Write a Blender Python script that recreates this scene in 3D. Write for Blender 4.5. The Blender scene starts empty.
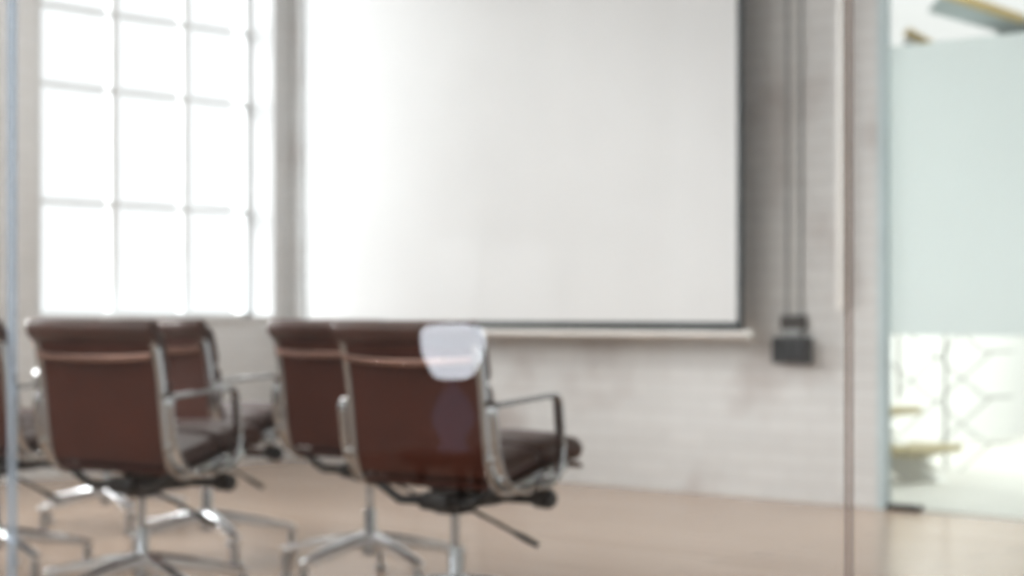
import bpy, bmesh, math, random
from mathutils import Vector, Matrix
random.seed(7)
scene = bpy.context.scene
COL = scene.collection
PI = math.pi

# ---------------------------------------------------------------- materials
def new_mat(name):
    m = bpy.data.materials.new(name); m.use_nodes = True
    nt = m.node_tree
    for n in list(nt.nodes): nt.nodes.remove(n)
    out = nt.nodes.new('ShaderNodeOutputMaterial')
    return m, nt, out

def principled(name, color, rough=0.5, metal=0.0, spec=0.5, noise=0.0, scale=20.0, bump=0.0, coat=0.0, sheen=0.0):
    m, nt, out = new_mat(name)
    p = nt.nodes.new('ShaderNodeBsdfPrincipled')
    p.inputs['Roughness'].default_value = rough
    p.inputs['Metallic'].default_value = metal
    p.inputs['Specular IOR Level'].default_value = spec
    p.inputs['Coat Weight'].default_value = coat
    p.inputs['Sheen Weight'].default_value = sheen
    tc = nt.nodes.new('ShaderNodeTexCoord')
    nz = nt.nodes.new('ShaderNodeTexNoise'); nz.inputs['Scale'].default_value = scale; nz.inputs['Detail'].default_value = 5
    nt.links.new(tc.outputs['Object'], nz.inputs['Vector'])
    r = nt.nodes.new('ShaderNodeValToRGB')
    a = [max(0, c * (1 - noise)) for c in color]; b = [min(1, c * (1 + noise)) for c in color]
    r.color_ramp.elements[0].color = (*a, 1); r.color_ramp.elements[1].color = (*b, 1)
    r.color_ramp.elements[0].position = .3; r.color_ramp.elements[1].position = .7
    nt.links.new(nz.outputs['Fac'], r.inputs['Fac'])
    nt.links.new(r.outputs['Color'], p.inputs['Base Color'])
    if bump:
        b_ = nt.nodes.new('ShaderNodeBump'); b_.inputs['Strength'].default_value = bump; b_.inputs['Distance'].default_value = .002
        nt.links.new(nz.outputs['Fac'], b_.inputs['Height']); nt.links.new(b_.outputs['Normal'], p.inputs['Normal'])
    nt.links.new(p.outputs['BSDF'], out.inputs['Surface'])
    return m

def glass_mat(name, tint=(1, 1, 1), gain=1.9):
    """thin clear glass: straight-through transmission plus Fresnel reflection"""
    m, nt, out = new_mat(name)
    tr = nt.nodes.new('ShaderNodeBsdfTransparent'); tr.inputs['Color'].default_value = (*tint, 1)
    gl = nt.nodes.new('ShaderNodeBsdfGlossy'); gl.inputs['Roughness'].default_value = 0.0
    fr = nt.nodes.new('ShaderNodeFresnel'); fr.inputs['IOR'].default_value = 1.5
    mu = nt.nodes.new('ShaderNodeMath'); mu.operation = 'MULTIPLY'; mu.inputs[1].default_value = gain; mu.use_clamp = True
    mx = nt.nodes.new('ShaderNodeMixShader')
    ge = nt.nodes.new('ShaderNodeNewGeometry')
    fb = nt.nodes.new('ShaderNodeMath'); fb.operation = 'SUBTRACT'; fb.inputs[0].default_value = 1.0      # both faces' reflection is taken at the entry face
    m2 = nt.nodes.new('ShaderNodeMath'); m2.operation = 'MULTIPLY'
    nt.links.new(ge.outputs['Backfacing'], fb.inputs[1])
    nt.links.new(fr.outputs[0], mu.inputs[0]); nt.links.new(mu.outputs[0], m2.inputs[0]); nt.links.new(fb.outputs[0], m2.inputs[1])
    nt.links.new(m2.outputs[0], mx.inputs[0])
    nt.links.new(tr.outputs[0], mx.inputs[1]); nt.links.new(gl.outputs[0], mx.inputs[2])
    nt.links.new(mx.outputs[0], out.inputs['Surface'])
    return m

def frost_mat(name, color, clear):
    m, nt, out = new_mat(name)
    di = nt.nodes.new('ShaderNodeBsdfDiffuse'); di.inputs['Color'].default_value = (*color, 1)
    tl = nt.nodes.new('ShaderNodeBsdfTranslucent'); tl.inputs['Color'].default_value = (*color, 1)
    tr = nt.nodes.new('ShaderNodeBsdfTransparent'); tr.inputs['Color'].default_value = (*color, 1)
    a = nt.nodes.new('ShaderNodeMixShader'); a.inputs[0].default_value = .6
    b = nt.nodes.new('ShaderNodeMixShader'); b.inputs[0].default_value = clear
    nt.links.new(di.outputs[0], a.inputs[1]); nt.links.new(tl.outputs[0], a.inputs[2])
    nt.links.new(a.outputs[0], b.inputs[1]); nt.links.new(tr.outputs[0], b.inputs[2])
    nt.links.new(b.outputs[0], out.inputs['Surface'])
    return m

def emit_mat(name, color, strength):
    m, nt, out = new_mat(name)
    e = nt.nodes.new('ShaderNodeEmission'); e.inputs['Color'].default_value = (*color, 1); e.inputs['Strength'].default_value = strength
    nt.links.new(e.outputs[0], out.inputs['Surface'])
    return m

def brick_mat(name, base, worn, mortar, axis):
    """white painted brick, a little worn"""
    m, nt, out = new_mat(name)
    p = nt.nodes.new('ShaderNodeBsdfPrincipled'); p.inputs['Roughness'].default_value = .75
    p.inputs['Specular IOR Level'].default_value = .25
    tc = nt.nodes.new('ShaderNodeTexCoord')
    sp = nt.nodes.new('ShaderNodeSeparateXYZ'); cb = nt.nodes.new('ShaderNodeCombineXYZ')
    nt.links.new(tc.outputs['Object'], sp.inputs[0])
    nt.links.new(sp.outputs[axis], cb.inputs['X']); nt.links.new(sp.outputs['Z'], cb.inputs['Y'])
    br = nt.nodes.new('ShaderNodeTexBrick')
    br.inputs['Scale'].default_value = 1.0
    br.inputs['Brick Width'].default_value = .235; br.inputs['Row Height'].default_value = .078
    br.inputs['Mortar Size'].default_value = .008; br.inputs['Mortar Smooth'].default_value = .4
    br.inputs['Color1'].default_value = (*base, 1); br.inputs['Color2'].default_value = (*[c * .95 for c in base], 1)
    br.inputs['Mortar'].default_value = (*mortar, 1)
    nt.links.new(cb.outputs[0], br.inputs['Vector'])
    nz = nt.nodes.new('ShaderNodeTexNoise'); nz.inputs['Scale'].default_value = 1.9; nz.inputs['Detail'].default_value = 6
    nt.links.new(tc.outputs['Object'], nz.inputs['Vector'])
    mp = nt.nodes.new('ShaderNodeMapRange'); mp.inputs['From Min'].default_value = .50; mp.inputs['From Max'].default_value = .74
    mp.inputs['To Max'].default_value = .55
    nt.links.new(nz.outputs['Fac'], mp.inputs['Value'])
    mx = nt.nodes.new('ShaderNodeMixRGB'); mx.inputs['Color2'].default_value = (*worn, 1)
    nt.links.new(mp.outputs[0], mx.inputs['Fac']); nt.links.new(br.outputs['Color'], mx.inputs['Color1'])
    nt.links.new(mx.outputs[0], p.inputs['Base Color'])
    n2 = nt.nodes.new('ShaderNodeTexNoise'); n2.inputs['Scale'].default_value = 14; n2.inputs['Detail'].default_value = 6
    nt.links.new(tc.outputs['Object'], n2.inputs['Vector'])
    ad = nt.nodes.new('ShaderNodeMath'); ad.operation = 'MULTIPLY_ADD'; ad.inputs[1].default_value = .6
    inv = nt.nodes.new('ShaderNodeMath'); inv.operation = 'SUBTRACT'; inv.inputs[0].default_value = 1
    nt.links.new(br.outputs['Fac'], inv.inputs[1])
    nt.links.new(n2.outputs['Fac'], ad.inputs[0]); nt.links.new(inv.outputs[0], ad.inputs[2])
    bm_ = nt.nodes.new('ShaderNodeBump'); bm_.inputs['Strength'].default_value = .5; bm_.inputs['Distance'].default_value = .008
    nt.links.new(ad.outputs[0], bm_.inputs['Height']); nt.links.new(bm_.outputs['Normal'], p.inputs['Normal'])
    nt.links.new(p.outputs[0], out.inputs['Surface'])
    return m

def plank_mat(name, c1, c2, gap):
    m, nt, out = new_mat(name)
    p = nt.nodes.new('ShaderNodeBsdfPrincipled'); p.inputs['Roughness'].default_value = .2
    p.inputs['Specular IOR Level'].default_value = .5
    tc = nt.nodes.new('ShaderNodeTexCoord')
    br = nt.nodes.new('ShaderNodeTexBrick'); br.inputs['Scale'].default_value = 1
    br.inputs['Brick Width'].default_value = 1.7; br.inputs['Row Height'].default_value = .14
    br.inputs['Mortar Size'].default_value = .003; br.offset = .37
    br.inputs['Color1'].default_value = (*c1, 1); br.inputs['Color2'].default_value = (*c2, 1); br.inputs['Mortar'].default_value = (*gap, 1)
    nt.links.new(tc.outputs['Object'], br.inputs['Vector'])
    mpn = nt.nodes.new('ShaderNodeMapping'); mpn.inputs['Scale'].default_value = (1.2, 22, 1)
    nt.links.new(tc.outputs['Object'], mpn.inputs['Vector'])
    nz = nt.nodes.new('ShaderNodeTexNoise'); nz.inputs['Scale'].default_value = 1.5; nz.inputs['Detail'].default_value = 6
    nt.links.new(mpn.outputs[0], nz.inputs['Vector'])
    r = nt.nodes.new('ShaderNodeValToRGB'); r.color_ramp.elements[0].color = (.72, .70, .68, 1); r.color_ramp.elements[1].color = (1.1, 1.1, 1.1, 1)
    nt.links.new(nz.outputs['Fac'], r.inputs['Fac'])
    mx = nt.nodes.new('ShaderNodeMixRGB'); mx.blend_type = 'MULTIPLY'; mx.inputs['Fac'].default_value = .8
    nt.links.new(br.outputs['Color'], mx.inputs['Color1']); nt.links.new(r.outputs['Color'], mx.inputs['Color2'])
    nt.links.new(mx.outputs[0], p.inputs['Base Color'])
    nt.links.new(p.outputs[0], out.inputs['Surface'])
    return m

M = dict(
    leather=principled('brown_leather', (.072, .0225, .0130), .38, 0, .6, .22, 9, .25),
    leather_back=principled('brown_leather_back', (.086, .0205, .0105), .5, 0, .3, .16, 6, .15),
    chrome=principled('polished_aluminium', (.55, .54, .54), .09, 1.0, .5, .03, 8),
    brown_chrome=principled('leather_tinted_aluminium', (.42, .26, .215), .05, 1.0, .5, .05, 8),  # aluminium with the leather's brown reflection put into its colour
    black=principled('black_metal', (.018, .018, .02), .38, 0, .5, .2, 12),
    base=principled('satin_aluminium', (.84, .84, .85), .27, 1.0, .5, .03, 8),
    glide=principled('dull_metal_glide', (.45, .45, .46), .3, .7, .5, .1, 20),
    rubber=principled('dark_rubber', (.03, .03, .032), .6, 0, .4, .1, 30),
    screen=principled('screen_fabric', (.745, .75, .755), .85, 0, .15, .015, 3),
    border=principled('black_border', (.016, .027, .03), .7, 0, .3, .1, 10),
    barmetal=principled('pale_aluminium', (.68, .65, .62), .4, .35, .5, .04, 10),
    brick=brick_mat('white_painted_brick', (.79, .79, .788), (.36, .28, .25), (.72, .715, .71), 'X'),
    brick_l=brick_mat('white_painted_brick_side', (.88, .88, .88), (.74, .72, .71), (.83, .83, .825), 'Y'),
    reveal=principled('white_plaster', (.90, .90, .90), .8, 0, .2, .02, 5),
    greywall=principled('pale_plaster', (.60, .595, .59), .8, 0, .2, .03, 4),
    jamb=principled('shaded_white_plaster', (.62, .625, .63), .8, 0, .2, .02, 5),  # white plaster darkened in colour so the sunlit reveal looks less white
    ceiling=principled('grey_ceiling', (.40, .40, .39), .85, 0, .2, .03, 3),
    muntin=principled('painted_window_bars', (.91, .93, .935), .5, 0, .4, .03, 12),
    wood=plank_mat('oak_planks', (.62, .465, .36), (.56, .41, .31), (.25, .17, .13)),
    hallfloor=principled('pale_concrete', (.74, .73, .69), .45, 0, .4, .06, 2.5),
    hallwall=principled('white_hall_paint', (.92, .92, .90), .8, 0, .2, .02, 2),
    tread=principled('pale_wood_tread', (.55, .48, .30), .5, 0, .4, .12, 8),
    whitesteel=principled('white_painted_steel', (.80, .80, .77), .4, 0, .4, .03, 8),
    greysteel=principled('grey_steel', (.42, .46, .46), .4, .4, .5, .05, 10),
    rail=principled('grey_cable', (.50, .50, .48), .4, .1, .5, .05, 10),
    glass=glass_mat('clear_glass', (.985, .995, .992), 1.05),
    wglass=glass_mat('window_glass', (1, 1, 1), .8),
    frost=frost_mat('frosted_film', (.885, .925, .93), .08),
    edge=principled('blue_green_glass_edge', (.60, .70, .73), .3, 0, .5, .05, 4),
    seal=frost_mat('grey_brown_silicone', (.83, .795, .78), .80),
    blueseal=frost_mat('blue_grey_glass_edge', (.82, .88, .95), .70),
    socket=principled('dark_grey_socket', (.075, .073, .07), .5, 0, .4, .2, 14),
    socketplate=principled('dark_brown_plate', (.06, .05, .042), .5, 0, .4, .2, 14),
    conduit=principled('grey_conduit', (.40, .41, .41), .45, .3, .5, .1, 10),
    whiteconduit=principled('white_conduit', (.92, .91, .89), .35, 0, .5, .02, 8),
    sky=emit_mat('bright_daylight_panel', (1, .995, .97), .80),  # daylight in the skylights; also the added glow of the tapering beam
    beam=principled('white_roof_beam', (.86, .86, .80), .6, 0, .3, .03, 4),
    roofgrey=principled('grey_green_roof_panel', (.42, .50, .49), .6, 0, .3, .08, 2),
    roofwood=principled('golden_brown_timber', (.62, .47, .18), .6, 0, .3, .2, 12),
    shade=emit_mat('glowing_lamp_shade', (.86, .92, 1.0), 13.0),
    lampbody=emit_mat('softly_lit_glass', (.62, .72, 1.0), .9),
    stool=principled('dark_walnut', (.10, .06, .04), .5, 0, .4, .2, 10),
)

# ---------------------------------------------------------------- mesh helpers
def obj(name, bm, mat, parent=None, smooth=True, angle=40):
    bmesh.ops.recalc_face_normals(bm, faces=bm.faces)
    me = bpy.data.meshes.new(name); bm.to_mesh(me); bm.free()
    me.materials.append(mat)
    if smooth:
        me.polygons.foreach_set('use_smooth', [True] * len(me.polygons))
        try: me.set_sharp_from_angle(angle=math.radians(angle))
        except Exception: pass
    o = bpy.data.objects.new(name, me); COL.objects.link(o)
    if parent: o.parent = parent
    return o

def box(bm, c, s, bev=0.0, rot=None):
    r = bmesh.ops.create_cube(bm, size=1.0)
    vs = r['verts']
    bmesh.ops.scale(bm, verts=vs, vec=s)
    if bev:
        es = list({e for v in vs for e in v.link_edges})
        g = bmesh.ops.bevel(bm, geom=es, offset=bev, segments=2, affect='EDGES', profile=.5)
        vs = list({v for f in g['faces'] for v in f.verts} | {v for v in vs if v.is_valid})
        # all verts of this island
        seen = set(vs); st = list(vs)
        while st:
            v = st.pop()
            for e in v.link_edges:
                w = e.other_vert(v)
                if w not in seen: seen.add(w); st.append(w)
        vs = list(seen)
    if rot is not None: bmesh.ops.rotate(bm, verts=vs, cent=(0, 0, 0), matrix=rot)
    bmesh.ops.translate(bm, verts=vs, vec=c)
    return vs

def bxbm(c, s, bev=0.0, rot=None):
    bm = bmesh.new(); box(bm, c, s, bev, rot); return bm

def prism(bm, pts, z0, z1):
    """vertical prism over an XY polygon"""
    a = [bm.verts.new((x, y, z0)) for x, y in pts]; b = [bm.verts.new((x, y, z1)) for x, y in pts]
    n = len(pts)
    bm.faces.new(list(reversed(a))); bm.faces.new(b)
    for i in range(n): bm.faces.new((a[i], a[(i + 1) % n], b[(i + 1) % n], b[i]))

def tube(bm, pts, r, n=12, cap=True):
    """round tube along a 3D polyline; r a number or one per point"""
    pts = [Vector(p) for p in pts]; rings = []
    rr = r if isinstance(r, (list, tuple)) else [r] * len(pts)
    prev = None
    for i, p in enumerate(pts):
        d = (pts[min(i + 1, len(pts) - 1)] - pts[max(i - 1, 0)]).normalized()
        if prev is None:
            u = d.orthogonal().normalized()
        else:
            u = prev - d * prev.dot(d)
            u = u.normalized() if u.length > 1e-6 else d.orthogonal().normalized()
        prev = u; w = d.cross(u)
        rings.append([bm.verts.new(p + (u * math.cos(2 * PI * k / n) + w * math.sin(2 * PI * k / n)) * rr[i]) for k in range(n)])
    for a, b in zip(rings, rings[1:]):
        for k in range(n): bm.faces.new((a[k], a[(k + 1) % n], b[(k + 1) % n], b[k]))
    if cap:
        bm.faces.new(rings[0]); bm.faces.new(rings[-1])

def tubebm(pts, r, n=12):
    bm = bmesh.new(); tube(bm, pts, r, n); return bm

def lathe(bm, prof, n=24, c=(0, 0, 0)):
    """prof: (radius, z) list, axis Z"""
    rings = []
    for r, z in prof:
        rings.append([bm.verts.new((c[0] + max(r, 1e-4) * math.cos(2 * PI * k / n), c[1] + max(r, 1e-4) * math.sin(2 * PI * k / n), c[2] + z)) for k in range(n)])
    for a, b in zip(rings, rings[1:]):
        for k in range(n): bm.faces.new((a[k], a[(k + 1) % n], b[(k + 1) % n], b[k]))
    bm.faces.new(rings[0]); bm.faces.new(rings[-1])

def catmull(pts, n=6):
    pts = [Vector(p) for p in pts]
    P = [2 * pts[0] - pts[1]] + pts + [2 * pts[-1] - pts[-2]]
    out = []
    for i in range(1, len(P) - 2):
        for k in range(n):
            t = k / n
            a, b, c, d = P[i - 1], P[i], P[i + 1], P[i + 2]
            out.append(.5 * ((2 * b) + (-a + c) * t + (2 * a - 5 * b + 4 * c - d) * t * t + (-a + 3 * b - 3 * c + d) * t ** 3))
    out.append(pts[-1]); return out

def fillet(pts, radii, n=6):
    """polyline with rounded corners"""
    pts = [Vector(p) for p in pts]; out = [pts[0]]
    for i in range(1, len(pts) - 1):
        a, b, c = pts[i - 1], pts[i], pts[i + 1]; r = radii[i - 1]
        p = b + (a - b).normalized() * r; q = b + (c - b).normalized() * r
        for k in range(n + 1):
            t = k / n
            out.append((1 - t) ** 2 * p + 2 * t * (1 - t) * b + t * t * q)
    out.append(pts[-1]); return out

def normals2(path):
    """left-hand normals of a (y,z) path"""
    N = []
    for i in range(len(path)):
        d = (path[min(i + 1, len(path) - 1)] - path[max(i - 1, 0)]).normalized()
        N.append(Vector((-d.y, d.x)))
    return N

def band(bm, path, x, w, t, rnd=.35):
    """ribbon of width w (along x) and thickness t swept along a (y,z) path"""
    path = [Vector(p) for p in path]; N = normals2(path); rings = []
    c = min(w, t) * rnd
    sec = [(-w / 2 + c, -t / 2), (w / 2 - c, -t / 2), (w / 2, -t / 2 + c), (w / 2, t / 2 - c), (w / 2 - c, t / 2), (-w / 2 + c, t / 2), (-w / 2, t / 2 - c), (-w / 2, -t / 2 + c)]
    for p, nn in zip(path, N):
        rings.append([bm.verts.new((x + a, p.x + nn.x * b, p.y + nn.y * b)) for a, b in sec])
    for a, b in zip(rings, rings[1:]):
        for k in range(8): bm.faces.new((a[k], a[(k + 1) % 8], b[(k + 1) % 8], b[k]))
    bm.faces.new(rings[0]); bm.faces.new(rings[-1])

def pad(bm, path, hw, t, off, crown=.25, endr=.03):
    """soft pad: rounded-rectangle section (half width hw, thickness t) lying at distance off along the normal of a (y,z) path"""
    path = [Vector(p) for p in path]; N = normals2(path)
    L = [0]
    for a, b in zip(path, path[1:]): L.append(L[-1] + (b - a).length)
    tot = L[-1]; rings = []; nseg = 28
    for p, nn, s in zip(path, N, L):
        e = min(s, tot - s)
        f = 1.0 if e >= endr else math.sqrt(max(0.0, 1 - (1 - e / endr) ** 2))
        f = max(f, .05); ring = []
        h = t / 2 * f; w = hw - (1 - f) * t * .35
        for k in range(nseg):
            a = 2 * PI * k / nseg; ca, sa = math.cos(a), math.sin(a)
            ux = math.copysign(abs(ca) ** .35, ca) * w
            un = math.copysign(abs(sa) ** .55, sa) * h
            un *= 1 + crown * (1 - (ux / hw) ** 2) * (1 if un > 0 else 0)
            c = off + t / 2 + un
            ring.append(bm.verts.new((ux, p.x + nn.x * c, p.y + nn.y * c)))
        rings.append(ring)
    for a, b in zip(rings, rings[1:]):
        for k in range(nseg): bm.faces.new((a[k], a[(k + 1) % nseg], b[(k + 1) % nseg], b[k]))
    bm.faces.new(rings[0]); bm.faces.new(rings[-1])

def sub_path(path, a, b, n=24):
    """part of a polyline between fractions a and b, resampled"""
    path = [Vector(p) for p in path]; L = [0]
    for p, q in zip(path, path[1:]): L.append(L[-1] + (q - p).length)
    out = []
    for k in range(n + 1):
        s = (a + (b - a) * k / n) * L[-1]
        for i in range(len(path) - 1):
            if L[i + 1] >= s or i == len(path) - 2:
                t = (s - L[i]) / max(L[i + 1] - L[i], 1e-9)
                out.append(path[i].lerp(path[i + 1], t)); break
    return out

def thing(name, label, cat, loc=(0, 0, 0), rz=0, group=None):
    o = bpy.data.objects.new(name, None); COL.objects.link(o)
    o.location = loc; o.rotation_euler = (0, 0, rz); o.empty_display_size = .1
    o['label'] = label; o['category'] = cat
    if group: o['group'] = group
    return o

def tag(o, label, cat, group=None):
    o['label'] = label; o['category'] = cat
    if group: o['group'] = group
    return o

def struct_root(name, loc=(0, 0, 0)):
    o = bpy.data.objects.new(name, None); COL.objects.link(o); o.location = loc; o['kind'] = 'structure'; o.empty_display_size = .1
    return o

def struct(name, bm, mat, parent=None, smooth=False):
    o = obj(name, bm, mat, parent, smooth)
    if parent is None: o['kind'] = 'structure'
    return o

def copy_tree(o, parent=None):
    c = o.copy(); COL.objects.link(c)
    if parent: c.parent = parent
    for ch in list(o.children): copy_tree(ch, c)
    return c

# ---------------------------------------------------------------- frame of the place
# room corner (window wall / screen wall) at the origin; screen wall along +X at y = 0; window wall along -Y at x = 0
FPX, HZ, CX, CAMZ = 1777.0, 315.0, 512.0, 0.87
YAW = math.radians(42.0)
R_ = Vector((math.cos(YAW), math.sin(YAW))); F_ = Vector((-math.sin(YAW), math.cos(YAW)))
CAM = Vector((8.12, -7.03))
def ground(px, depth):
    p = CAM + R_ * ((px - CX) / FPX * depth) + F_ * depth
    return p.x, p.y

# ---------------------------------------------------------------- room shell
H = 3.6
PY = -4.6              # the glass partition in front
WALL_END = 4.0
bm = bmesh.new(); box(bm, (5.0, -6.5, -.05), (10.0, 13.0, .1)); struct('floor', bm, M['wood'])
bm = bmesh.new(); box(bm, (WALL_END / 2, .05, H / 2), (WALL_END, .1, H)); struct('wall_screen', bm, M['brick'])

# window wall with two openings
def wall_left():
    bm = bmesh.new()
    # (y0,y1,z0,z1) openings
    W1 = (-1.745, -.12, .85, 3.3); W2 = (-4.15, -2.55, .85, 3.3); W3 = (-11.9, -10.45, .77, 1.42)
    def b(y0, y1, z0, z1):
        box(bm, (-.15, (y0 + y1) / 2, (z0 + z1) / 2), (.3, y1 - y0, z1 - z0))
    ys = [.1, W1[1], W1[0], W2[1], W2[0], W3[1], W3[0], -13.0]
    b(ys[1], ys[0], 0, H); b(ys[3], ys[2], 0, H); b(ys[5], ys[4], 0, H); b(ys[7], ys[6], 0, H)
    for w in (W1, W2, W3):
        b(w[0], w[1], 0, w[2]); b(w[0], w[1], w[3], H)
    return struct('wall_left', bm, M['brick_l']), W1, W2, W3
wl, W1, W2, W3 = wall_left()
bm = bmesh.new(); box(bm, (9.3, -2.3, H / 2), (.1, 4.8, H)); struct('wall_side_added', bm, M['greywall'])  # unseen wall added to cut ambient light and bounce the sun back
bm = bmesh.new(); box(bm, (4.4, -2.3, H + .05), (10.2, 4.8, .1)); struct('ceiling', bm, M['ceiling'])

def window(name, w, cols, rows, reveal=True):
    y0, y1, z0, z1 = w
    t = struct_root(name, (0, 0, 0))
    xg = -.25
    fr = bmesh.new()
    fw = .045; ew = .04
    box(fr, (xg, y0 + fw / 2, (z0 + z1) / 2), (.05, fw, z1 - z0)); box(fr, (xg, y1 - ew / 2, (z0 + z1) / 2), (.05, ew, z1 - z0))
    box(fr, (xg, (y0 + y1) / 2, z0 + .0175), (.05, y1 - y0 - .002, .035)); box(fr, (xg, (y0 + y1) / 2, z1 - .02), (.05, y1 - y0 - .002, .04))
    obj('window_frame', fr, M['muntin'], t, smooth=False)
    mb = bmesh.new()
    for c in cols: box(mb, (xg, c, (z0 + z1) / 2), (.045, .052, z1 - z0 - .02))
    for r in rows: box(mb, (xg, (y0 + y1) / 2, r), (.035, y1 - y0 - .02, .030))
    obj('window_bars', mb, M['muntin'], t, smooth=False)
    obj('window_pane', bxbm((xg - .03, (y0 + y1) / 2, (z0 + z1) / 2), (.006, y1 - y0 - .01, z1 - z0 - .01)), M['wglass'], t, smooth=False)
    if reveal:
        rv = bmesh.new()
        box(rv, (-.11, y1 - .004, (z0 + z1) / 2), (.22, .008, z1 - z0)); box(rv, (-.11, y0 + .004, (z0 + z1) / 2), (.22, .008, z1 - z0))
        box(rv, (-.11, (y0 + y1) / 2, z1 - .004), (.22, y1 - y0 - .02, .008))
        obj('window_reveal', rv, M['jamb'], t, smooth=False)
    sl = bxbm((-.095, (y0 + y1) / 2, z0 + .006), (.25, y1 - y0 - .018, .012))
    obj('window_sill', sl, M['reveal'], t, smooth=False)
    return t
window('window_1', W1, [-.60, -1.10, -1.60], [1.49, 2.13, 2.56, 2.98])
window('window_2', W2, [-3.05, -3.60], [1.49, 2.13, 2.56, 2.98])
window('window_3', W3, [-11.18], [])

# glass partition between the corridor (camera side) and the meeting room
gp = struct_root('wall_front')
def on_partition(px):
    k = (px - CX) / FPX
    d = (PY - CAM.y) / (F_.y + R_.y * k)
    return CAM.x + d * (F_.x + R_.x * k)
JR, JL = on_partition(849), on_partition(12)
JM = (JR + JL) / 2
HG = H
for a, b in ((JR + .006, 9.2), (JL + .006, JR - .006), (.03, JL - .006)):
    obj('glass_pane', bxbm(((a + b) / 2, PY, HG / 2 + .01), (b - a, .012, HG - .08)), M['glass'], gp, smooth=False)
obj('joint_seal', bxbm((JR, PY, HG / 2 + .01), (.009, .016, HG - .08)), M['seal'], gp, smooth=False)
obj('joint_seal', bxbm((JL, PY, HG / 2 + .01), (.020, .018, HG - .08)), M['blueseal'], gp, smooth=False)
obj('floor_channel', bxbm((4.6, PY, .015), (9.2, .04, .03)), M['greysteel'], gp, smooth=False)
obj('head_channel', bxbm((4.6, PY, H - .015), (9.2, .04, .03)), M['greysteel'], gp, smooth=False)

# frosted glass wall continuing the line of the screen wall
fg = struct_root('wall_right')
obj('glass_pane', bxbm((WALL_END + .042 + 2.5, .03, 1.8), (5.0, .012, 3.58)), M['glass'], fg, smooth=False)
obj('frosted_band', bxbm((WALL_END + .042 + 2.5, .0215, 1.425), (4.99, .003, 1.29)), M['frost'], fg, smooth=False)
obj('end_profile', bxbm((WALL_END + .02, .02, 1.8), (.04, .05, 3.6)), M['edge'], fg, smooth=False)
obj('floor_track', bxbm((WALL_END + .12, .03, .012), (.155, .05, .024)), M['black'], fg, smooth=False)

# ---------------------------------------------------------------- projection screen
SY = -.15; SX0, SX1 = .302, 3.375
ps = thing('hanging_projection_screen', 'large white pull-down projection screen hanging before the brick wall', 'projection screen', ((SX0 + SX1) / 2, SY, .76))
hwid = (SX1 - SX0) / 2
bd = bmesh.new()
box(bd, (-hwid + .008, .0, 1.25), (.016, .004, 2.40)); box(bd, (hwid - .016, .0, 1.25), (.032, .004, 2.40)); box(bd, (0, 0, .058), (2 * hwid, .004, .036))
obj('black_border', bd, M['border'], ps, smooth=False)
obj('screen_fabric', bxbm((-.006, 0, 1.263), (2 * hwid - .05, .003, 2.374)), M['screen'], ps, smooth=False)
bb = bmesh.new(); tube(bb, [(-hwid - .02, 0, .018), (hwid + .05, 0, .018)], .020, 16)
obj('bottom_bar', bb, M['barmetal'], ps)
ec = bmesh.new(); tube(ec, [(hwid + .03, 0, .018), (hwid + .055, 0, .018)], .023, 16)
obj('bar_end_cap', ec, M['whitesteel'], ps)
ec = bmesh.new(); tube(ec, [(-hwid - .025, 0, .018), (-hwid, 0, .018)], .023, 16); obj('bar_end_cap', ec, M['whitesteel'], ps)
cs = bmesh.new(); box(cs, (0, .02, 2.50), (2 * hwid + .12, .10, .11), .015)
box(cs, (-1.2, .10, 2.50), (.05, .10, .05)); box(cs, (1.2, .10, 2.50), (.05, .10, .05))
obj('screen_case', cs, M['whitesteel'], ps)

# ---------------------------------------------------------------- sockets and conduits on the brick wall
def wall_x(px):
    k = (px - CX) / FPX
    d = (0 - CAM.y) / (F_.y + R_.y * k)
    return CAM.x + d * (F_.x + R_.x * k)
cx = wall_x(795)
sk = thing('socket_box', 'dark grey triple power socket box mounted on the brick wall', 'socket', (cx, 0, .62))
obj('mounting_plate', bxbm((0, -.012, .215), (.135, .024, .065), .006), M['socketplate'], sk)
obj('back_box', bxbm((0, -.025, .085), (.20, .05, .125), .008), M['socket'], sk)
for k in (-1, 0, 1):
    so = bmesh.new(); box(so, (k * .063, -.056, .085), (.052, .014, .095), .005)
    s_ = obj('socket_outlet', so, M['rubber'], sk)
nk = bmesh.new(); box(nk, (0, -.014, .165), (.10, .028, .04), .004)
obj('cable_neck', nk, M['conduit'], sk)
cl = ['grey vertical conduit above the socket box, the one next to the screen', 'pale vertical conduit above the socket box, between two grey ones', 'grey vertical conduit above the socket box, the one farthest from the screen']
for k, dx in enumerate((-.038, 0.0, .038)):
    c = bmesh.new(); tube(c, [(0, 0, 0), (0, 0, H - .868)], .0058, 12)
    for z in (.5, 1.5, 2.4):
        lathe(c, [(.008, z - .012), (.009, z), (.008, z + .012)], 12)
    o = obj('conduit', c, M['conduit' if k != 1 else 'whiteconduit']); o.location = (cx + dx, -.009, .867)
    tag(o, cl[k], 'conduit', 'conduits above the socket box')
xw = wall_x(843.5)
c = bmesh.new(); box(c, (0, -.014, (H - .9) / 2), (.045, .028, H - .9), .006)
o = obj('mounted_cable_trunking', c, M['whiteconduit']); o.location = (xw, 0, .90)
tag(o, 'white vertical cable trunking on brick wall near the frosted glass', 'trunking')

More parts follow.
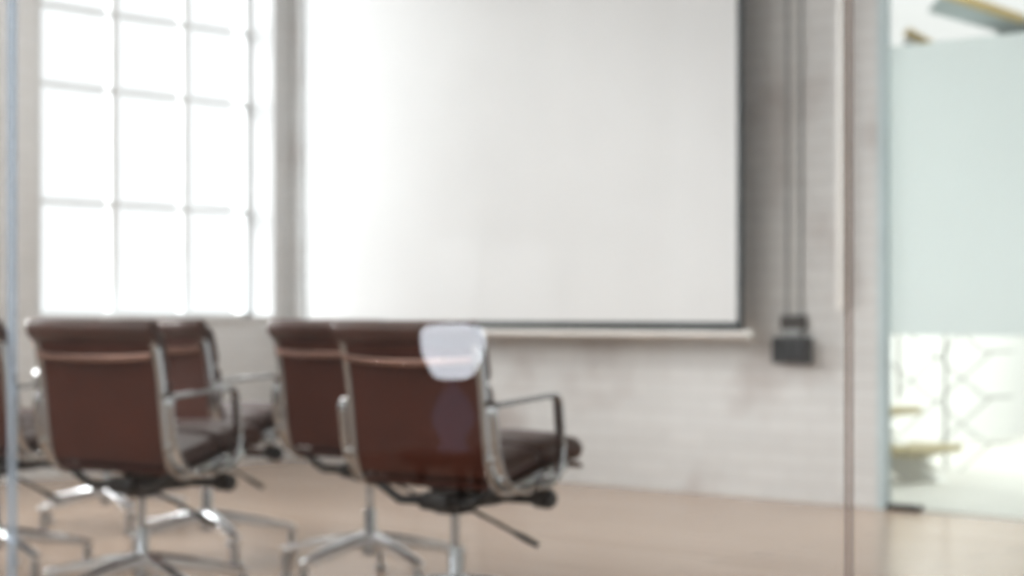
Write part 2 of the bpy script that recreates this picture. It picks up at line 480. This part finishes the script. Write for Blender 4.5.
# ---------------------------------------------------------------- chair
RAIL = catmull([(.290, .452), (.245, .466), (.14, .455), (.02, .428), (-.06, .413), (-.108, .428), (-.135, .475), (-.150, .56), (-.168, .70), (-.200, .835)], 8)
CH_GROUP = 'brown leather swivel chairs in two rows'
def make_chair():
    t = thing('swivel_chair', '', 'chair', group=CH_GROUP)
    # sling
    bmv = bmesh.new()
    sl = sub_path(RAIL, .525, .985, 28); band(bmv, sl, 0, .444, .012, .3)
    obj('back_panel', bmv, M['leather_back'], t)
    bmv = bmesh.new(); band(bmv, sub_path(RAIL, .01, .50, 20), 0, .444, .010, .3)
    obj('seat_sling', bmv, M['leather_back'], t)
    # pads: the path runs from seat front to back top, so its left normal points up / forward... checked by sign
    sg = -1
    def cushion(name, a, b, hw, th, crown=.25, off=.004):
        p = sub_path(RAIL, a, b, 26)
        q = list(reversed(p))          # reversed path: normal flips to the sitter's side
        bb_ = bmesh.new(); pad(bb_, q, hw, th, off, crown); return obj(name, bb_, M['leather'], t)
    cushion('seat_cushion', .0, .22, .215, .072)
    cushion('seat_cushion', .21, .45, .215, .068)
    cushion('back_cushion', .50, .66, .221, .066)
    cushion('back_cushion', .65, .82, .221, .068)
    cushion('back_cushion', .81, .985, .221, .066)
    # head roll folded over the top, hanging down behind
    hr = bmesh.new()
    prof = catmull([(-.158, .77), (-.178, .795), (-.186, .835), (-.196, .853), (-.215, .855), (-.230, .838), (-.226, .816), (-.206, .795)], 5)
    n = len(prof); rings = []
    xs = [-.246, -.243, -.232, -.12, 0, .12, .232, .243, .246]; sc = [.62, .85, 1, 1.0, 1.0, 1.0, 1, .85, .62]
    cyz = Vector((-.2, .82))
    for x, s in zip(xs, sc):
        rings.append([hr.verts.new((x, cyz.x + (p.x - cyz.x) * s, cyz.y + (p.y - cyz.y) * (s * .35 + .65))) for p in prof])
    for a, b in zip(rings, rings[1:]):
        for k in range(n): hr.faces.new((a[k], a[(k + 1) % n], b[(k + 1) % n], b[k]))
    hr.faces.new(rings[0]); hr.faces.new(rings[-1])
    obj('head_roll', hr, M['leather'], t)
    # aluminium side rails
    for s in (-1, 1):
        b_ = bmesh.new(); band(b_, sub_path(RAIL, .13, 1, 60), s * .230, .020, .032, .35); obj('side_rail', b_, M['chrome'], t)
    # curved spreader bar across the upper back
    b_ = bmesh.new(); pts = []
    for k in range(13):
        u = -1 + 2 * k / 12; pts.append((u * .222, -.190 - .026 * (1 - u * u), .757 - .010 * (1 - u * u)))
    tube(b_, pts, [.014] + [.0125] * 11 + [.014], 12); obj('back_spreader', b_, M['brown_chrome'], t)
    # arm loops
    for s in (-1, 1):
        a_ = bmesh.new()
        pa = fillet([(-.02, .412), (-.105, .425), (-.150, .50), (-.168, .640), (.112, .660), (.130, .50), (.100, .425), (.02, .418)], [.04, .04, .028, .030, .03, .03], 6)
        band(a_, pa, s * .262, .030, .013, .35)
        for yz in ((-.145, .50), (.08, .437)):
            tube(a_, [(s * .226, *yz), (s * .262, *yz)], .012, 12)
        obj('arm', a_, M['chrome'], t)
    # under-seat spreaders
    for y, xa, xb in ((-.085, .135, .222), (.125, .175, .215)):
        s_ = bmesh.new()
        for s in (-1, 1):
            tube(s_, catmull([(0, y * .55, .372), (s * .10, y * .95, .372), (s * xa, y, .378), (s * xb, y, .428)], 4), .0125, 10)
        obj('seat_spreader', s_, M['black'], t)
    h_ = bmesh.new(); box(h_, (0, .03, .372), (.10, .26, .048), .014); box(h_, (0, .0, .350), (.075, .10, .03), .01)
    obj('tilt_housing', h_, M['black'], t)
    k_ = bmesh.new(); lathe(k_, [(.012, -.03), (.024, -.028), (.027, -.015), (.027, .02), (.022, .03), (.01, .032)], 18)
    bmesh.ops.rotate(k_, verts=k_.verts, cent=(0, 0, 0), matrix=Matrix.Rotation(PI / 2, 3, 'Y'))
    bmesh.ops.translate(k_, verts=k_.verts, vec=(.175, .165, .372)); tube(k_, [(.0, .15, .372), (.17, .165, .372)], .008, 8)
    obj('tension_knob', k_, M['black'], t)
    lv = obj('lever', tubebm([(.03, .03, .345), (.10, .045, .315), (.165, .06, .285)], .0055, 8), M['black'], t)
    obj('grip', tubebm([(.160, .059, .287), (.185, .065, .276), (.225, .074, .258)], [.007, .009, .0075], 10), M['rubber'], lv)
    obj('gas_column', tubebm([(0, 0, .12), (0, 0, .355)], .0125, 16), M['chrome'], t)
    sv = bmesh.new(); lathe(sv, [(.016, .245), (.0185, .24), (.020, .17), (.028, .15), (.028, .095), (.02, .09)], 20)
    obj('column_sleeve', sv, M['chrome'], t)
    # star base
    for k in range(5):
        a = math.radians(18 + 72 * k + 35); d = Vector((math.cos(a), math.sin(a), 0)); w = Vector((-d.y, d.x, 0))
        l_ = bmesh.new(); rings = []
        for s, z, hw, hh in ((.012, .146, .024, .024), (.10, .136, .0225, .021), (.22, .116, .020, .017), (.305, .098, .0175, .014), (.320, .093, .012, .009)):
            c = d * s + Vector((0, 0, z)); ring = []
            for u, v in ((-1, -.6), (-.6, -1), (.6, -1), (1, -.6), (1, .6), (.6, 1), (-.6, 1), (-1, .6)):
                ring.append(l_.verts.new(c + w * (u * hw) + Vector((0, 0, v * hh))))
            rings.append(ring)
        for p, q in zip(rings, rings[1:]):
            for i in range(8): l_.faces.new((p[i], p[(i + 1) % 8], q[(i + 1) % 8], q[i]))
        l_.faces.new(rings[0]); l_.faces.new(rings[-1])
        lg = obj('leg', l_, M['base'], t)
        c_ = bmesh.new()
        lathe(c_, [(.004, .090), (.012, .088), (.013, .060), (.011, .030), (.010, .020), (.019, .016), (.021, .010), (.021, .003), (.019, 0)], 16, d * .302)
        obj('glide', c_, M['glide'], lg)
    return t

CHAIRS = [  # column px, depth, facing (degrees right of the view axis), label
    (455, 4.80, 38, 'brown leather swivel chair nearest the brick wall and socket box, overlapping the one behind'),
    (142, 5.25, 32, 'brown leather swivel chair with its whole broad back in view, below the tall window'),
    (-5, 5.90, 31, 'brown leather swivel chair cut off by the picture edge, mostly its seat and arm showing'),
    (370, 5.75, 37, 'brown leather swivel chair half hidden behind the chair nearest the projection screen bar'),
    (207, 6.40, 43, 'brown leather swivel chair with pale sunlit seat, seen edge-on between two other chairs'),
    (107, 7.30, 42, 'brown leather swivel chair almost hidden, only its top edge and star base showing under another'),
]
def pose_chair(o, px, d, th, label):
    x, y = ground(px, d)
    o.location = (x, y, 0); o.rotation_euler = (0, 0, YAW - math.radians(th)); o['label'] = label
proto = make_chair()
for i, (px, d, th, lb) in enumerate(CHAIRS):
    o = proto if i == 0 else copy_tree(proto)
    pose_chair(o, px, d, th, lb)

# ---------------------------------------------------------------- stair hall behind the frosted glass
bm = bmesh.new(); box(bm, (3.5, 4.6, -.05), (9.0, 9.0, .1)); struct('floor_hall', bm, M['hallfloor'])
bm = bmesh.new(); box(bm, (3.4, 8.0, 2.0), (9.0, .1, 4.0)); struct('wall_back', bm, M['hallwall'])
bm = bmesh.new(); box(bm, (2.2, 5.1, 1.2), (.1, 5.8, 2.4)); struct('wall_stair', bm, M['hallwall'])
bm = bmesh.new(); box(bm, (-.55, 4.0, 2.0), (.1, 7.9, 4.0)); struct('wall_far', bm, M['hallwall'])

st = thing('open_staircase', 'white open staircase with pale wood treads seen through clear glass', 'staircase', (3.56, 1.06, 0))
for k in range(7):
    x = -.24 * k; z = .185 + .19 * k
    tr = bmesh.new(); box(tr, (x - .13, .27, z - .02), (.29, .54, .04), .006); obj('tread', tr, M['tread'], st)
    br = bmesh.new()
    v = [(x + .0, z - .04), (x - .26, z - .04), (x - .20, z - .17)]
    a = [br.verts.new((p, .24, q)) for p, q in v]; b = [br.verts.new((p, .30, q)) for p, q in v]
    br.faces.new(a); br.faces.new(list(reversed(b)))
    for i in range(3): br.faces.new((a[i], b[i], b[(i + 1) % 3], a[(i + 1) % 3]))
    obj('tread_bracket', br, M['whitesteel'], st, smooth=False)
sg_ = bmesh.new()
p = [(.10, 0), (-.16, 0), (-1.75, 1.26), (-1.75, 1.46)]
p = [(.06, .0), (-.16, .0), (-1.75, 1.18), (-1.75, 1.36)]
a = [sg_.verts.new((x, .21, z)) for x, z in p]; b = [sg_.verts.new((x, .33, z)) for x, z in p]
sg_.faces.new(a); sg_.faces.new(list(reversed(b)))
for i in range(4): sg_.faces.new((a[i], b[i], b[(i + 1) % 4], a[(i + 1) % 4]))
obj('stringer', sg_, M['whitesteel'], st, smooth=False)
def railing(name, label, p0, dirv, rise, run, posts, stub):
    t = thing(name, label, 'railing', p0)
    dv = Vector((dirv[0], dirv[1], 0)).normalized()
    for s in posts:
        q = dv * s; z0 = rise * s
        obj('post', tubebm([(q.x, q.y, max(0, z0)), (q.x, q.y, z0 + 1.02)], .010, 8), M['rail'], t)
    for k in range(4):
        z = .17 + .25 * k
        b_ = bmesh.new(); e = dv * run
        tube(b_, [Vector(stub) + Vector((0, 0, z)), (0, 0, z), (e.x, e.y, z + rise * run)], .0055, 8)
        obj('cable', b_, M['rail'], t)
    return t
rx, ry = ground(984, 9.75)
railing('cable_railing', 'thin grey cable railing climbing beside the staircase treads', (rx, ry, 0), (-1, -.1), .78, 2.0, (.5, 1.1, 1.7), (.09, .03, 0))
railing('cable_railing', 'thin grey cable railing sloping the other way behind the staircase', (rx + .02, ry + .06, 0), (-1, .25), -.72, .68, (.34,), (.09, .06, 0))

# hall roof: pale beams, grey panels and skylights
ZC = 3.0
def at_z(px, py, z):
    d = (z - CAMZ) * FPX / (HZ - py)
    return ground(px, d)
def flat(pts_px, z, dz):
    b_ = bmesh.new(); prism(b_, [at_z(*q, z) for q in pts_px], z, z + dz); return b_
bm = bmesh.new(); box(bm, (3.4, 4.2, ZC + .30), (9.0, 8.0, .06)); struct('ceiling_hall', bm, M['roofgrey'])
def skylight(label, quad, edge, zz):
    t = thing('ceiling_skylight_or_beam', label, 'skylight', (*at_z(*quad[0], zz), zz), 0, 'skylights in the hall roof')
    base = Vector((*at_z(*quad[0], zz), zz))
    def loc(bm_):
        bmesh.ops.translate(bm_, verts=bm_.verts, vec=-base); return bm_
    obj('skylight_or_beam_pane', loc(flat(quad, zz + .004, .02)), M['sky'], t, smooth=False)
    if edge: obj('timber_edge', loc(flat(edge, zz - .03, .06)), M['roofwood'], t, smooth=False)
skylight('bright roof skylight above the frosted glass, the upper one with long timber edge',
         [(950, -2), (1026, 20), (1060, -20), (985, -40)], [(941, -3), (1022, 24), (1026, 20), (950, -6)], ZC)
skylight('bright roof skylight just above frosted glass, the lower one beside the white beam',
         [(902, 37), (930, 56), (1000, 60), (997, 34), (925, 14)], [(904, 37), (934, 53), (939, 49), (909, 32)], ZC)
skylight('white tapering roof beam made to glow, above the frosted glass beside the brick wall end',
         [(884, 70), (897, 55), (905, 42), (938, -2), (950, -30), (870, -30), (866, 50)], None, ZC)  # a roof beam, built as a glowing panel so its underside stays white

# ---------------------------------------------------------------- lamp standing in the corridor; seen as a reflection in the partition
def mirror_point(px, depth):
    x, y = ground(px, depth); return x, 2 * PY - y
lx, ly = mirror_point(456, 5.0)
tb = thing('side_stool', 'small dark round stool in corridor carrying the lit lamp', 'stool', (lx, ly, 0))
s_ = bmesh.new(); lathe(s_, [(.13, .455), (.15, .46), (.15, .485), (.145, .49)], 24); obj('seat', s_, M['stool'], tb)
for k in range(3):
    a = 2 * PI * k / 3
    obj('leg', tubebm([(math.cos(a) * .09, math.sin(a) * .09, .46), (math.cos(a) * .14, math.sin(a) * .14, 0)], [.014, .010], 10), M['stool'], tb)
lp = thing('table_lamp', 'glowing white shaded table lamp mirrored in the glass partition', 'lamp', (lx, ly, .49))
s_ = bmesh.new(); lathe(s_, [(.045, 0), (.05, .006), (.03, .02), (.058, .07), (.062, .10), (.04, .15), (.014, .18), (.010, .23)], 24); obj('lamp_body', s_, M['lampbody'], lp)
s_ = bmesh.new(); lathe(s_, [(.030, .20), (.052, .205), (.066, .225), (.086, .27), (.094, .31), (.090, .335), (.070, .35), (.02, .356)], 28); obj('lamp_shade', s_, M['shade'], lp)

# ---------------------------------------------------------------- light
w = bpy.data.worlds.new('World'); scene.world = w; w.use_nodes = True
nt = w.node_tree
for n in list(nt.nodes): nt.nodes.remove(n)
wo = nt.nodes.new('ShaderNodeOutputWorld'); bg = nt.nodes.new('ShaderNodeBackground')
tc = nt.nodes.new('ShaderNodeTexCoord'); sp = nt.nodes.new('ShaderNodeSeparateXYZ')
nt.links.new(tc.outputs['Generated'], sp.inputs[0])
mr = nt.nodes.new('ShaderNodeMapRange'); mr.inputs['From Min'].default_value = .1; mr.inputs['From Max'].default_value = -.6
mr.inputs['To Min'].default_value = .62; mr.inputs['To Max'].default_value = 1.04
nt.links.new(sp.outputs['X'], mr.inputs['Value'])
nt.links.new(mr.outputs[0], bg.inputs['Strength']); bg.inputs['Color'].default_value = (.97, .985, 1, 1)
nt.links.new(bg.outputs[0], wo.inputs['Surface'])

def area(name, loc, target, sx, sy, power, color=(1, 1, 1)):
    l = bpy.data.lights.new(name, 'AREA'); l.shape = 'RECTANGLE'; l.size = sx; l.size_y = sy; l.energy = power; l.color = color
    o = bpy.data.objects.new(name, l); COL.objects.link(o); o.location = loc
    o.rotation_euler = (Vector(target) - Vector(loc)).to_track_quat('-Z', 'Y').to_euler(); return o
sl = bpy.data.lights.new('low_sun', 'SUN'); sl.energy = 5.0; sl.angle = math.radians(30); sl.color = (1, 1, 1)
so_ = bpy.data.objects.new('low_sun', sl); COL.objects.link(so_); so_.location = (-6, -3, 5)
so_.rotation_euler = Vector((1, .20, -.20)).to_track_quat('-Z', 'Y').to_euler()
area('sky_light_window', (-3.0, -3.0, 2.6), (0.6, -.8, 1.3), 3.2, 3.0, 110, (.97, .985, 1))
area('sky_light_room', (-2.6, -4.6, 3.2), (1.5, -3.0, .6), 2.6, 2.6, 300, (.97, .985, 1))
for x, y in ((1.2, -6.2), (2.0, -6.9), (3.0, -7.4), (4.0, -7.8)):
    l = bpy.data.lights.new('corridor_spotlight', 'SPOT'); l.energy = 48; l.shadow_soft_size = .03; l.color = (1, .95, .90)
    l.spot_size = math.radians(46); l.spot_blend = .6
    o = bpy.data.objects.new('corridor_spotlight', l); COL.objects.link(o); o.location = (x, y, 2.8)
    o.rotation_euler = (Vector((3.9, -3.7, .6)) - Vector((x, y, 2.8))).to_track_quat('-Z', 'Y').to_euler()
area('added_ceiling_fill', (1.7, -2.7, 3.5), (1.0, -2.7, 0), 1.6, 2.4, 46, (1, .99, .975))  # unseen fill lamp added to brighten the window wall, floor and seats
area('hall_light', (3.9, 3.4, 2.9), (3.4, 2.4, .5), 2.6, 2.6, 140, (1, .995, .97))

# ---------------------------------------------------------------- camera
cd = bpy.data.cameras.new('camera'); co = bpy.data.objects.new('camera', cd); COL.objects.link(co)
co.location = (CAM.x, CAM.y, CAMZ); co.rotation_euler = (PI / 2, 0, YAW)
cd.sensor_width = 36; cd.lens = FPX / 1024 * 36; cd.shift_y = (HZ - 288) / 1024
cd.clip_end = 200
cd.dof.use_dof = True; cd.dof.focus_distance = 1.8; cd.dof.aperture_fstop = 4.5; cd.dof.aperture_blades = 0
scene.camera = co
scene.view_settings.view_transform = 'Standard'; scene.view_settings.look = 'None'
scene.view_settings.exposure = 0.27; scene.view_settings.gamma = 0.9
scene.cycles.use_denoising = True
scene.cycles.max_bounces = 10; scene.cycles.diffuse_bounces = 5; scene.cycles.transparent_max_bounces = 24
scene.cycles.sample_clamp_indirect = 8
